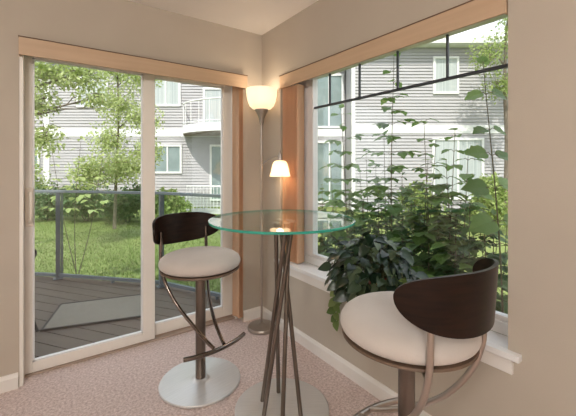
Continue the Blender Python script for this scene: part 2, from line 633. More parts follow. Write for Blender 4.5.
stool = make_stool(darkrod_m, bronze_m)
stool.location = at(-.531, 2.065)
stool.rotation_euler = (0, 0, heading(.7, -.7))
tag(stool, 'round-seated bar stool between the glass door and the table, dark curved back towards the door', 'bar stool', 'bar stools at the glass table')
stool2 = copy_tree(stool)
stool2.location = at(.434, 1.245)
stool2.rotation_euler = (0, 0, heading(-.57, .82))
tag(stool2, 'nearest bar stool, in front of the window, its dark wooden back turned to us', 'bar stool')
for ch in stool2.children:
    if ch.name.startswith(('frame_rod', 'footrest')):
        ch.data = ch.data.copy(); ch.data.materials[0] = nickel_m
        for g in ch.children:
            g.data = g.data.copy(); g.data.materials[0] = nickel_m

# ------------------------------------------------------------------ table
tb = empty('bar_table', at(-.032, 1.828))
tb.rotation_euler = (0, 0, -A)      # local x = right, y = away
tag(tb, 'tall round glass-topped bistro table on a sheaf of crossing bronze tubes', 'table')
m = MB()
rt = .388
n = 128
ring = lambda r, z: [(r * math.cos(2 * PI * k / n), r * math.sin(2 * PI * k / n), z) for k in range(n)]
zt = 1.024
m.add(ring(rt - .0015, zt) + ring(rt, zt - .0015) + ring(rt, zt - .0105) + ring(rt - .0015, zt - .012), [])
m.f.append(list(range(n))); m.mi.append(0)
m.f.append(list(range(4 * n - 1, 3 * n - 1, -1))); m.mi.append(0)
for rr in range(3):
    for k in range(n):
        m.f.append([rr * n + (k + 1) % n, rr * n + k, (rr + 1) * n + k, (rr + 1) * n + (k + 1) % n]); m.mi.append(1)
m.build('tabletop', [tglass_m, tedge_m], tb)
m = MB()
m.lathe([(0, 0), (.248, 0), (.252, .003), (.252, .009), (.248, .012), (0, .014)], 80)
m.build('base', steel_m, tb, smooth=True, angle=30)
bots = [(101, .118), (158, .118), (214, .112), (272, .118), (326, .118)]
for a_, r_ in bots:
    a = R(a_)
    b2 = R(a_ + 136)
    m = MB()
    p0 = Vector((r_ * math.cos(a), r_ * math.sin(a), .012))
    p1 = Vector((.058 * math.cos(b2), .058 * math.sin(b2), 1.006))
    m.tube([p0, p0.lerp(p1, .33), p0.lerp(p1, .66), p1], .0115, 14)
    lg = m.build('leg', bronze_m, tb, smooth=True)
    m = MB(); m.lathe([(0, .0), (.019, .0), (.019, .006), (0, .006)], 24, (p1.x, p1.y, 1.0055)); m.build('pad', steel_m, lg, smooth=True, angle=40)

# ------------------------------------------------------------------ floor lamp
lp = empty('floor_lamp', (-.122, -.200, 0))
tag(lp, 'lit torchiere floor lamp in the corner with a small side reading shade', 'floor lamp')
m = MB()
m.lathe([(0, 0), (.108, 0), (.111, .004), (.111, .02), (.106, .028), (.03, .036), (.014, .045), (0, .045)], 56)
m.build('base', lampmetal_m, lp, smooth=True, angle=35)
m = MB(); m.lathe([(0, .04), (.0085, .04), (.0085, 1.30), (.011, 1.302), (.011, 1.33), (.008, 1.332), (.008, 1.66), (0, 1.66)], 20); m.build('pole', lampmetal_m, lp, smooth=True, angle=40)
m = MB(); m.lathe([(0, 1.635), (.012, 1.635), (.016, 1.66), (.026, 1.70), (.042, 1.735), (.053, 1.752), (.053, 1.762), (0, 1.762)], 40); m.build('cup', lampmetal_m, lp, smooth=True, angle=40)
shade_m = lampshade('torchiere_shade', (1.0, .85, .66), .2)
m = MB()
prof = [(.045, 1.760), (.075, 1.768), (.098, 1.79), (.112, 1.825), (.121, 1.87), (.126, 1.925)]
m.lathe(prof + [(r_ - .004, z + .001) for r_, z in reversed(prof)], 56)
m.build('lamp_shade', shade_m, lp, smooth=True, angle=60)
bulb_m = lampshade('bulb', (1.0, .87, .68), 2)
m = MB(); m.lathe([(0, 1.755), (.018, 1.757), (.02, 1.78), (.03, 1.805), (.032, 1.83), (.022, 1.852), (0, 1.86)], 24); m.build('bulb', bulb_m, lp, smooth=True)
# side arm and reading shade, out along the window wall
sx, sy = .053, -.187
m = MB()
m.tube(smoothpath([(0, 0, 1.315), (sx * .25, sy * .25, 1.345), (sx * .6, sy * .6, 1.372), (sx * .88, sy * .88, 1.385), (sx, sy, 1.372), (sx, sy, 1.35)], 6), .0055, 10)
m.build('side_arm', lampmetal_m, lp, smooth=True)
m = MB(); m.lathe([(0, 1.345), (.02, 1.345), (.021, 1.355), (.017, 1.375), (.014, 1.405), (.006, 1.412), (.004, 1.425), (0, 1.428)], 24, (sx, sy, 0)); m.build('socket', lampmetal_m, lp, smooth=True, angle=40)
shade2_m = lampshade('reading_shade', (1.0, .74, .50), .55)
m = MB()
prof = [(.022, 1.350), (.042, 1.345), (.055, 1.33), (.063, 1.30), (.070, 1.265), (.080, 1.228)]
m.lathe(prof + [(r_ - .004, z - .001) for r_, z in reversed(prof)], 48, (sx, sy, 0))
s2 = m.build('reading_shade', shade2_m, lp, smooth=True, angle=60)
m = MB(); m.lathe([(0, 1.345), (.012, 1.343), (.014, 1.32), (.024, 1.30), (.025, 1.28), (.016, 1.262), (0, 1.256)], 20, (sx, sy, 0)); m.build('bulb', bulb_m, s2, smooth=True)


# ------------------------------------------------------------------ leaves
LEAF_OV = [(0, 0), (.10, .10), (.27, .25), (.32, .45), (.24, .70), (.10, .90), (0, 1)]
LEAF_LOBE = [(0, 0), (.16, -.04), (.36, .10), (.33, .26), (.47, .38), (.36, .50), (.36, .64), (.20, .72), (.12, .88), (0, 1)]
LEAF_BROAD = [(0, .0), (.20, -.10), (.42, .02), (.50, .22), (.44, .42), (.50, .56), (.30, .68), (.14, .86), (0, 1)]
LEAF_HEART = [(0, .05), (.14, -.03), (.32, .08), (.38, .28), (.32, .52), (.16, .80), (0, 1)]


def add_leaf(mb, pos, d, up, size, shape, fold=.12, droop=.15):
    """a leaf from its stalk point along d, its face towards up"""
    d = d.normalized()
    side = d.cross(up)
    if side.length < 1e-3:
        side = d.cross(Vector((1, 0, 0)))
    side.normalize()
    n_ = side.cross(d).normalized()
    vs = []
    k = len(shape)
    for (x, y) in shape:
        dz = -droop * y * y
        vs.append(pos + (d * y + n_ * dz) * size)
    for sgn in (-1, 1):
        for (x, y) in shape[1:-1]:
            dz = -droop * y * y + fold * x * 1.5
            vs.append(pos + (side * (sgn * x) + d * y + n_ * dz) * size)
    fs = []
    for si in (0, 1):
        o = k + si * (k - 2)
        ed = [0] + [o + i for i in range(k - 2)] + [k - 1]
        for i in range(k - 1):
            a, b_, c, e_ = i, i + 1, ed[i + 1], ed[i]
            q = [a, b_, c, e_] if si == 0 else [a, e_, c, b_]
            q2 = []
            for z in q:
                if z not in q2: q2.append(z)
            fs.append(tuple(q2))
    mb.add(vs, fs)


def add_simple_leaf(mb, pos, d, up, size):
    d = d.normalized()
    side = d.cross(up)
    if side.length < 1e-3: side = Vector((1, 0, 0))
    side.normalize()
    n_ = side.cross(d)
    mb.add([pos, pos + d * (.5 * size) + side * (.32 * size) + n_ * .06 * size, pos + d * size - n_ * .1 * size, pos + d * (.5 * size) - side * (.32 * size) + n_ * .06 * size],
           [(0, 1, 2), (0, 2, 3)])


def rnd_dir(rg):
    z = rg.uniform(-1, 1); a = rg.uniform(0, 2 * PI); r_ = math.sqrt(1 - z * z)
    return Vector((r_ * math.cos(a), r_ * math.sin(a), z))


def foliage(mb, rg, c, rad, count, size, shell=.55):
    for _ in range(count):
        d = rnd_dir(rg)
        k = shell + (1 - shell) * rg.random()
        p = Vector(c) + Vector((d.x * rad[0], d.y * rad[1], d.z * rad[2])) * k
        ld = (rnd_dir(rg) + d * .5 + Vector((0, 0, -.3))).normalized()
        up = (Vector((0, 0, 1)) + rnd_dir(rg) * .8).normalized()
        add_simple_leaf(mb, p, ld, up, size * rg.uniform(.7, 1.3))


def shrub(name, loc, rad, count, size, mat, label, cat, group=None, seed=1, stems=4):
    """a bush: woody stems and a rounded mass of leaves"""
    rg = random.Random(seed)
    root = empty(name, loc)
    tag(root, label, cat, group)
    mb = MB()
    for _ in range(9):
        d = rnd_dir(rg)
        c = (d.x * rad[0] * .5, d.y * rad[1] * .5, rad[2] * (1.0 + d.z * .42))
        foliage(mb, rg, c, (rad[0] * .55, rad[1] * .55, rad[2] * .55), count // 9, size, .3)
    mb.build('foliage', mat, root)
    mb = MB()
    for k in range(stems):
        a = 2 * PI * k / stems + rg.random()
        mb.tube(smoothpath([(0.03 * math.cos(a), .03 * math.sin(a), -.02), (rad[0] * .25 * math.cos(a), rad[1] * .25 * math.sin(a), rad[2] * .6), (rad[0] * .45 * math.cos(a), rad[1] * .45 * math.sin(a), rad[2] * 1.2)], 4), [.02] * 5 + [.01] * 4, 6)
    mb.build('stem', bark_m, root, smooth=True)
    return root


def tree(name, loc, trunk_pts, tr_r, blobs, count, size, mat, label, seed=1, group=None):
    """trunk, boughs reaching to each crown mass, leaves"""
    rg = random.Random(seed)
    root = empty(name, loc)
    tag(root, label, 'tree', group)
    mb = MB()
    tp = smoothpath(trunk_pts, 6)
    mb.tube(tp, [tr_r * (1 - .75 * i / (len(tp) - 1)) for i in range(len(tp))], 10)
    mb.build('trunk', bark_m, root, smooth=True)
    fb = MB()
    for (c, rad, wgt) in blobs:
        mb = MB()
        c = at(c[0], c[1], c[2]) - at(0, 0)
        start = min(tp, key=lambda p: abs(p.z - (c.z - .35 * (c - p).length)) + .1 * (c - p).length)
        mid = start.lerp(c, .5) + Vector((0, 0, .15))
        pth = smoothpath([start, mid, c + (c - start).normalized() * rad[0] * .4], 6)
        mb.tube(pth, [tr_r * .34 * (1 - .8 * i / (len(pth) - 1)) for i in range(len(pth))], 6)
        for _ in range(7):
            d = rnd_dir(rg)
            e_ = c + Vector((d.x * rad[0], d.y * rad[1], d.z * rad[2])) * .8
            s0 = pth[rg.randrange(len(pth) // 2, len(pth))]
            mb.tube([s0, s0.lerp(e_, .5) + Vector((0, 0, .05)), e_], [tr_r * .1, tr_r * .07, tr_r * .03], 5)
        foliage(fb, rg, c, rad, int(count * wgt), size, .15)
        mb.build('branch', bark_m, root, smooth=True)
    fb.build('foliage', mat, root)
    return root


def stemmed_shrub(loc, stems, label, seed, mat, size=.17, shape=LEAF_LOBE, smat=twig_m, cat='shrub', group='broad-leaved shrubs outside the window', hang=False):
    """upright stems with pairs of broad leaves. stems: list of (top point (local), base offset, leafy from fraction)"""
    rg = random.Random(seed)
    root = empty('leafy_shrub', loc)
    tag(root, label, cat, group)
    fb = MB()
    for (bx, by, top, lf, gap) in stems:
        top = Vector(top)
        base = Vector((bx, by, -.02))
        mid = base.lerp(top, .5) + Vector((rg.uniform(-.06, .06), rg.uniform(-.06, .06), 0))
        pth = smoothpath([base, mid, top], 10)
        mb = MB()
        mb.tube(pth, [.008 * (1 - .75 * i / (len(pth) - 1)) for i in range(len(pth))], 6)
        L = (top - base).length
        k = 0
        t = lf
        ang = rg.uniform(0, PI)
        while t < 1.0:
            f = t * (len(pth) - 1)
            i0 = min(int(f), len(pth) - 2)
            p = pth[i0].lerp(pth[i0 + 1], f - i0)
            sz = size * (1.05 - .45 * max(0, (t - .6) / .4)) * rg.uniform(.8, 1.15)
            for s_ in (0, 1):
                a = ang + s_ * PI + rg.uniform(-.3, .3)
                if hang: a = (-A if s_ else PI - A) + rg.uniform(-.35, .35)
                d = Vector((math.cos(a), math.sin(a), rg.uniform(.05, .4)))
                reach = sz * rg.uniform(.25, .45) if hang else sz * rg.uniform(.4, .8) if t > .86 else sz * rg.uniform(.7, 1.7)
                q = p + d.normalized() * reach
                mb.tube([p, p.lerp(q, .5) + Vector((0, 0, .012)), q], .0022, 4)
                up = lambda: Vector((rg.uniform(-.25, .25) - .5 * hang, rg.uniform(-.25, .25) - .55 * hang, 1 - .2 * hang)).normalized()
                add_leaf(fb, q, Vector((d.x, d.y, rg.uniform(-.4, .1))), up(), sz, shape, .1, rg.uniform(.1, .3))
                if t <= .86 and not hang:
                    for w_ in (-1, 1):
                        for kk in (.55, .95):
                            if rg.random() < .25: continue
                            b3 = a + w_ * rg.uniform(.8, 1.4)
                            add_leaf(fb, p.lerp(q, kk), Vector((math.cos(b3), math.sin(b3), rg.uniform(-.45, .15))), up(), sz * rg.uniform(.65, .95), shape, .1, rg.uniform(.1, .3))
            ang += PI / 2 + rg.uniform(-.35, .35)
            t += gap / L * rg.uniform(.8, 1.2)
        for _ in range(2):
            d = rnd_dir(rg); d.z = abs(d.z) * .6
            add_leaf(fb, top, d, Vector((0, 0, 1)), size * .5, shape)
        mb.build('stem', smat, root, smooth=True)
    fb.build('foliage', mat, root)
    return root


# ------------------------------------------------------------------ potted plant on the sill
pp = empty('potted_plant', (.025, -1.275, WZ0 + .006))
tag(pp, 'dark-leaved trailing houseplant in a reddish clay pot on the window sill', 'potted plant')
m = MB()
m.lathe([(0, 0), (.052, 0), (.056, .004), (.070, .10), (.078, .102), (.079, .125), (.070, .127), (.066, .108), (.0, .106)], 40)
m.build('pot', pot_m, pp, smooth=True, angle=35)
m = MB(); m.lathe([(.066, .108), (.04, .115), (0, .117)], 24); m.build('soil', soil_m, pp, smooth=True)
rg = random.Random(11)
fb, sb = MB(), MB()
nl = 0
while nl < 360:
    d = rnd_dir(rg)
    if d.z < -.75: continue
    p = Vector((d.x * .20 - .085, d.y * .245, .165 + d.z * (.185 if d.z > 0 else .16))) * 1.0
    k = rg.uniform(.55, 1.05)
    p = Vector((-.04, 0, .14)).lerp(p, k)
    if p.x > .062: continue                              # keep off the pane
    if p.x > -.075 and p.z < .02: continue                # and off the stool board
    root_p = Vector((rg.uniform(-.03, .03), rg.uniform(-.03, .03), .112))
    dist = (p - root_p)
    mid = root_p.lerp(p, .5) + Vector((0, 0, .06))
    if nl % 3 == 0:
        sb.tube(smoothpath([root_p, mid, p], 4), .0022, 4)
    ld = Vector((d.x - .35, d.y, d.z * .35 - .45)) + rnd_dir(rg) * .45
    up = (d + Vector((-.25, -.25, .6)) + rnd_dir(rg) * .5).normalized()
    add_leaf(fb, p, ld, up, rg.uniform(.05, .085), LEAF_HEART, .14, .22)
    nl += 1
# keep every leaf tip inside the glass
for v in fb.v:
    if v.x > .078: v.x = .078
    if v.x > -.062 and v.z < .004: v.z = .004
fb.build('foliage', leaf_pot, pp, smooth=True, angle=0)
sb.build('leaf_stalks', stem_m, pp, smooth=True)


def vine(pts, nleaf, size, seed, first=2):
    rg2 = random.Random(seed)
    pth = smoothpath(pts, 8)
    mb = MB(); mb.tube(pth, .0025, 5)
    vo = mb.build('vine', stem_m, pp, smooth=True)
    fb2 = MB()
    for k in range(nleaf):
        i = first + int((len(pth) - 1 - first) * k / max(1, nleaf - 1))
        s_ = 1 if k % 2 else -1
        d = Vector((-.45, s_ * .9, -.75)) + rnd_dir(rg2) * .25
        add_leaf(fb2, pth[i], d, Vector((-.9, -.3, .45)), size * rg2.uniform(.8, 1.1), LEAF_HEART, .12, .15)
    fb2.build('vine_leaves', leaf_vine, vo, smooth=True, angle=0)


vine([(-.0, .0, .115), (-.04, .12, .16), (-.075, .235, .11), (-.085, .275, .0), (-.088, .28, -.12), (-.088, .275, -.22)], 15, .065, 3, 12)
vine([(-.0, .02, .115), (-.05, .10, .19), (-.09, .20, .13), (-.10, .235, .03), (-.10, .24, -.06)], 11, .055, 5, 12)
vine([(-.0, -.02, .115), (-.05, -.15, .2), (-.09, -.25, .12), (-.1, -.28, .0)], 9, .055, 9, 12)

# ------------------------------------------------------------------ deck and railing
GZ = -.45
DKZ = -.05
rail_px = [(-4.6, 4.33), (-2.78, 4.11), (-1.43, 3.84), (-.14, 3.17)]
bd = at(-1, 0) - at(0, 0)
# frame aligned with the boards: boards run along (-.945, .325) seen from the room
bo = at(-2.0, 3.0, 0)
brot = heading(-.325, -.945) + 0.0
ex = Vector((math.cos(brot), math.sin(brot), 0)); ey = Vector((-math.sin(brot), math.cos(brot), 0))


def clip(poly, nrm, d):
    """keep the side nrm.p <= d"""
    outp = []
    for i, a in enumerate(poly):
        b_ = poly[(i + 1) % len(poly)]
        da, db = nrm.dot(a) - d, nrm.dot(b_) - d
        if da <= 0: outp.append(a)
        if da * db < 0: outp.append(a.lerp(b_, da / (da - db)))
    return outp


house = [Vector((-5.2, TH + .002, 0)), Vector((.165, TH + .002, 0))]
deck_poly_w = [house[0], house[1]] + [at(r_, f_ + .06) for r_, f_ in reversed(rail_px)]
loc_poly = []
for p in deck_poly_w:
    q = p - bo
    loc_poly.append(Vector((q.dot(ex), q.dot(ey), 0)))
m = MB()
y = -4.0
PW = .14
while y < 4.0:
    strip = [Vector((-8, y, 0)), Vector((8, y, 0)), Vector((8, y + PW - .008, 0)), Vector((-8, y + PW - .008, 0))]
    # convex clip of the strip by the deck outline
    poly = strip
    npol = len(loc_poly)
    area = sum(loc_poly[i].x * loc_poly[(i + 1) % npol].y - loc_poly[(i + 1) % npol].x * loc_poly[i].y for i in range(npol))
    for i in range(npol):
        a, b_ = loc_poly[i], loc_poly[(i + 1) % npol]
        e_ = b_ - a
        nr = Vector((e_.y, -e_.x, 0)).normalized()
        if area < 0: nr = -nr
        if poly: poly = clip(poly, nr, nr.dot(a))
    if len(poly) >= 3:
        m.prism(poly, DKZ - .03, DKZ)
    y += PW
dk = m.build('deck', deck_m, loc=(bo.x, bo.y, 0), rotz=brot)
dk['kind'] = 'structure'
m = MB()
m.prism([(p.x, p.y) for p in deck_poly_w], DKZ - .30, DKZ - .045)
struct(m.build('deck_base', plain('deck_base', (.03, .025, .02), .9, 0, (.04, .03, .025), 8)))

rl = empty('deck_railing', at(-1.43, 3.84, DKZ))
tag(rl, 'grey metal deck railing with glass panels outside the sliding door', 'railing')
rp_ = [at(r_, f_, 0) - Vector((rl.location.x, rl.location.y, 0)) for r_, f_ in rail_px]
RT = 1.07


def bar(mb, a, b_, w, z0, z1):
    d = (b_ - a).normalized(); s_ = Vector((-d.y, d.x, 0)) * w / 2
    pts = [a - s_, b_ - s_, b_ + s_, a + s_]
    mb.prism([(p.x, p.y) for p in pts], z0, z1)


for i in range(3):
    mb = MB(); bar(mb, rp_[i], rp_[i + 1], .05, RT - .03, RT); mb.build('top_rail', rail_m, rl, bevel=.004)
    mb = MB(); bar(mb, rp_[i], rp_[i + 1], .03, .03, .065); mb.build('bottom_rail', rail_m, rl)
    a, b_ = rp_[i], rp_[i + 1]
    mb = MB(); bar(mb, a.lerp(b_, .02), a.lerp(b_, .98), .008, .065, RT - .03); mb.build('glass_panel', rglass_m, rl)
    mid = a.lerp(b_, .55)
    mb = MB(); bar(mb, a.lerp(b_, .54), a.lerp(b_, .555), .03, 0, .03); mb.build('rail_foot', rail_m, rl)
for i in (0, 1, 2):
    p = rp_[i]
    mb = MB(); mb.box(p.x - .024, p.x + .024, p.y - .024, p.y + .024, 0, RT - .03); mb.box(p.x - .05, p.x + .05, p.y - .05, p.y + .05, 0, .008)
    mb.build('post', rail_m, rl)
mb = MB(); p = rp_[0].lerp(rp_[1], 1) + Vector((.04, -.01, 0)); mb.box(p.x - .012, p.x + .012, p.y - .012, p.y + .012, 0.0, RT - .03); mb.build('post_channel', rail_m, rl)

# mat on the deck
c_ = (at(-2.22, 3.31) + at(-2.006, 2.80) + at(-1.51, 3.57) + at(-1.296, 3.06)) / 4
mt = empty('outdoor_mat', (c_.x, c_.y, DKZ), heading(-.26, .71))
mt.rotation_euler.z = math.atan2((at(.94, .345) - at(0, 0)).y, (at(.94, .345) - at(0, 0)).x)
tag(mt, 'flat grey rectangular mat lying on the dark deck boards', 'mat')
m = MB(); m.box(-.378, .378, -.275, .275, .002, .014); m.build('mat_surface', mat_m, mt, bevel=.003)
m = MB()
for a in ((-.39, .39, -.287, -.273), (-.39, .39, .273, .287), (-.39, -.376, -.287, .287), (.376, .39, -.287, .287)):
    m.box(a[0], a[1], a[2], a[3], .001, .018)
m.build('mat_edge', matedge_m, mt)

# iron patio chair, mostly hidden by the door's left stile
pc = empty('patio_chair', at(-2.37, 2.72, DKZ), heading(.5, .86))
tag(pc, 'black iron patio chair on the deck, half hidden behind the door frame', 'chair')
m = MB()
m.lathe([(0, .42), (.19, .42), (.215, .425), (.22, .435), (.21, .445), (0, .45)], 32, (0, 0, 0)); m.build('seat', black_m, pc, smooth=True)
for sx_ in (-1, 1):
    for sy_ in (-1, 1):
        m = MB(); m.tube(smoothpath([(sx_ * .15, sy_ * .15, .43), (sx_ * .18, sy_ * .18, .2), (sx_ * .23, sy_ * .22, .0)], 5), .011, 8); m.build('leg', black_m, pc, smooth=True)
    m = MB(); m.tube(smoothpath([(sx_ * .2, -.19, .44), (sx_ * .21, -.24, .62), (sx_ * .225, -.1, .70), (sx_ * .23, .12, .705), (sx_ * .235, .2, .665), (sx_ * .23, .19, .60), (sx_ * .22, .12, .44)], 6), .011, 8); m.build('armrest', black_m, pc, smooth=True)
m = MB()
m.tube(smoothpath([(-.2, -.19, .44), (-.2, -.26, .75), (-.1, -.28, .93), (.1, -.28, .93), (.2, -.26, .75), (.2, -.19, .44)], 8), .011, 8)
for k in (-2, -1, 0, 1, 2):
    m.tube([(k * .06, -.20, .44), (k * .06, -.26, .75), (k * .055, -.275, .92)], .006, 6)
m.build('backrest', black_m, pc, smooth=True)

# ------------------------------------------------------------------ ground
m = MB()
q = [at(-30, -10), at(30, -10), at(30, 40), at(-30, 40)]
m.prism([(p.x, p.y) for p in q], GZ - .2, GZ)
struct(m.build('ground', lawn_m))
rg = random.Random(5)
m = MB()
for _ in range(26000):
    f_ = 4.4 + 6.6 * rg.random() ** 1.2
    r_ = -f_ * rg.uniform(.0, .82)
    p = at(r_, f_, GZ)
    a = rg.uniform(0, 2 * PI)
    d = Vector((math.cos(a), math.sin(a), 0))
    h_ = rg.uniform(.025, .055)
    s_ = d.cross(Vector((0, 0, 1))) * .008
    t_ = p + d * h_ * .5 + Vector((0, 0, h_))
    m.add([p - s_, p + s_, t_], [(0, 1, 2)])
g = m.build('grass', grass_m)
tag(g, 'short green lawn beyond the deck railing', 'grass', kind='stuff')
# pale path in front of the far building
m = MB()
q = [at(-4.6, 13.6), at(-1.0, 11.8), at(-.5, 12.6), at(-3.5, 14.5)]
m.prism([(p.x, p.y) for p in q], GZ - .01, GZ + .02)
struct(m.build('path', path_m))


# ------------------------------------------------------------------ far buildings
def facade(mb, x0, x1, z0, z1, y=0.0, lap=.125):
    """lap siding on the plane y (facing -y): every board leans out at its foot"""
    z = z0
    while z < z1 - 1e-4:
        zz = min(z + lap, z1)
        mb.add([(x0, y - .04, z), (x1, y - .04, z), (x1, y - .002, zz), (x0, y - .002, zz), (x0, y, z), (x1, y, z)],
               [(0, 1, 2, 3), (4, 5, 1, 0)])
        z = zz


def bwindow(b, x0, x1, z0, z1, y=0.0, bars=1, mat=None, fm=None):
    mb = MB()
    t = .085
    mb.box(x0 - t, x0, y - .09, y - .0, z0 - t, z1 + t); mb.box(x1, x1 + t, y - .09, y, z0 - t, z1 + t)
    mb.box(x0, x1, y - .09, y, z0 - t, z0); mb.box(x0, x1, y - .09, y, z1, z1 + t)
    for k in range(bars):
        xc = x0 + (x1 - x0) * (k + 1) / (bars + 1)
        mb.box(xc - .03, xc + .03, y - .075, y, z0, z1)
    w = mb.build('window', fm or extwhite_m, b)
    mb = MB(); mb.box(x0, x1, y - .045, y - .025, z0, z1); mb.build('pane', mat or farglass_m, w)


DA = 15.0
ba = empty('apartment_building', at(0, DA, GZ), -A)
tag(ba, 'pale grey lap-sided apartment block across the lawn, with a curved balcony', 'building')
ZO = -GZ
mb = MB()
facade(mb, -16, 2.52, 0, 2.64 + ZO)
facade(mb, -16, 2.52, 2.98 + ZO, 6.2 + ZO)
mb.box(-16, 2.52, 0, 6, 0, 6.2 + ZO)
mb.build('wall', siding_m, ba)
mb = MB(); mb.box(-16, 2.5, -.05, .02, 2.64 + ZO, 2.98 + ZO); mb.build('belt_course', extwhite_m, ba)
mb = MB(); mb.box(-10.75, -10.5, -.05, .02, 0, 6.2 + ZO); mb.build('corner_board', extwhite_m, ba)
mb = MB()
mb.box(-16.4, 2.15, -.6, 6.4, 6.2 + ZO, 6.42 + ZO)
mb.add([(-16.4, -.6, 6.42 + ZO), (2.15, -.6, 6.42 + ZO), (2.15, 6.4, 6.42 + ZO), (-16.4, 6.4, 6.42 + ZO), (-14, 2.9, 7.6 + ZO), (1.5, 2.9, 7.6 + ZO)],
       [(0, 1, 5, 4), (1, 2, 5), (2, 3, 4, 5), (3, 0, 4)])
mb.build('roof', extwhite_m, ba)
for (x0, x1, z0, z1, bars, mt_) in ((-5.95, -4.8, 4.05, 5.15, 1, farblind_m), (-3.65, -2.85, 3.05, 4.7, 0, farblind_m), (-5.85, -4.75, 1.1, 2.2, 1, farglass_m), (-3.35, -2.3, -.1, 2.2, 1, farglass_m),
                                    (-11.9, -11.0, 1.2, 2.25, 2, farglass_m), (1.25, 2.35, 3.1, 5.3, 1, farglass_m), (1.3, 2.35, -.2, 2.35, 1, farglass_m), (-9.2, -8.0, 4.0, 5.2, 1, farblind_m)):
    bwindow(ba, x0, x1, z0 + ZO, z1 + ZO, 0, bars, mt_)
# curved balcony: slab, fascia and balusters
mb = MB()
cx_, hw_, pr_ = -1.7, 2.85, 2.1
n = 32
arc = [(cx_ - hw_ * math.cos(PI * k / n), -pr_ * math.sin(PI * k / n)) for k in range(n + 1)]
mb.prism(list(reversed(arc)), 2.66 + ZO, 2.74 + ZO)
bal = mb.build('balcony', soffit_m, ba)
mb = MB()
for k in range(n):
    a, b_ = Vector((*arc[k], 0)), Vector((*arc[k + 1], 0))
    s_ = (b_ - a).normalized(); s_ = Vector((-s_.y, s_.x, 0)) * .03
    mb.prism([(p.x, p.y) for p in (a - s_, b_ - s_, b_ + s_, a + s_)], 2.70 + ZO, 3.02 + ZO)
mb.build('fascia', extwhite_m, bal)
mb = MB()
mb.tube([(p[0], p[1], 3.95 + ZO) for p in arc], .03, 8)
mb.tube([(p[0], p[1], 3.12 + ZO) for p in arc], .02, 6)
mb.build('hand_rail', extwhite_m, bal)
for k in range(1, n, 2):
    mb = MB(); mb.tube([(arc[k][0], arc[k][1], 3.02 + ZO), (arc[k][0], arc[k][1], 3.95 + ZO)], .014, 6); mb.build('baluster', extwhite_m, bal)
# ground floor patio rail under the balcony
mb = MB()
mb.tube([(-4.2, -.9, .95 + ZO - .45), (-1.8, -.9, .95 + ZO - .45)], .035, 6)
for k in range(18):
    mb.tube([(-4.2 + k * .14, -.9, 0), (-4.2 + k * .14, -.9, .95 + ZO - .45)], .014, 5)
mb.build('patio_rail', extwhite_m, ba)

DB = 13.4
bb = empty('apartment_building', at(0, DB, GZ), -A)
tag(bb, 'nearer grey lap-sided apartment wing seen behind the shrubs in the big window', 'building')
mb = MB()
facade(mb, 2.55, 16, 0, 2.62 + ZO)
facade(mb, 2.55, 16, 2.95 + ZO, 6.0 + ZO)
mb.box(2.55, 16, 0, 5, 0, 6.0 + ZO)
mb.build('wall', siding_m, bb)
mb = MB(); mb.box(2.5, 16, -.05, .02, 2.62 + ZO, 2.95 + ZO); mb.build('belt_course', extwhite_m, bb)
mb = MB(); mb.box(2.5, 2.64, -.045, .02, 0, 6.0 + ZO); mb.build('corner_board', extwhite_m, bb)
mb = MB()
mb.box(2.2, 16.5, -.55, 5.4, 6.0 + ZO, 6.25 + ZO)
mb.add([(2.2, -.55, 6.25 + ZO), (16.5, -.55, 6.25 + ZO), (16.5, 5.4, 6.25 + ZO), (2.2, 5.4, 6.25 + ZO), (4.6, 2.4, 7.7 + ZO), (14, 2.4, 7.7 + ZO)],
       [(0, 1, 5, 4), (1, 2, 5), (2, 3, 4, 5), (3, 0, 4)])
mb.build('roof', extwhite_m, bb)
for (x0, x1, z0, z1, bars, mt_) in ((5.78, 6.62, 4.25, 5.55, 0, farblind_m), (5.75, 7.6, .1, 2.35, 1, farblind_m), (10.5, 12, 4.2, 5.5, 1, farglass_m)):
    bwindow(bb, x0, x1, z0 + ZO, z1 + ZO, 0, bars, mt_)

# ------------------------------------------------------------------ trees and far shrubs
tree('tree', at(-6.1, 6.3, GZ), [(0, 0, 0), (.05, .1, 1.8), (.0, .1, 3.2), (.1, .2, 4.6)], .11,
     [((1.6, 0, 3.5), (.55, .6, .35), .16), ((2.25, 0, 3.45), (.5, .5, .3), .14), ((1.45, 0, 2.95), (.4, .4, .3), .12), ((2.5, .1, 3.05), (.4, .4, .22), .07),
      ((1.9, 0, 4.0), (.7, .6, .35), .14), ((1.5, .1, 2.3), (.4, .4, .35), .10), ((1.0, .2, 3.3), (.6, .6, .6), .12), ((.8, .2, 4.4), (.8, .8, .6), .15)],
     5200, .078, leaf_tree, 'light green tree at the left edge of the door view, branches reaching right', 21)
tree('tree', at(-4.9, 9.6, GZ), [(0, 0, 0), (.05, .05, 1.5), (.1, .0, 3.2), (.05, .1, 6.0)], .05,
     [((.0, 0, 4.6), (.65, .6, .7), .18), ((.75, 0, 4.3), (.6, .5, .55), .14), ((.15, 0, 3.5), (.65, .6, .6), .16), ((.85, 0, 3.1), (.55, .5, .5), .12),
      ((-.15, 0, 2.5), (.6, .6, .6), .14), ((.4, -.3, 1.75), (.75, .6, .5), .26), ((.95, 0, 2.15), (.45, .4, .45), .12), ((-.5, -.3, 1.6), (.6, .5, .5), .2), ((.2, 0, 5.6), (.7, .7, .6), .08)],
     8800, .078, leaf_tree, 'slender yellow-green birch on the lawn behind the middle door post', 22)
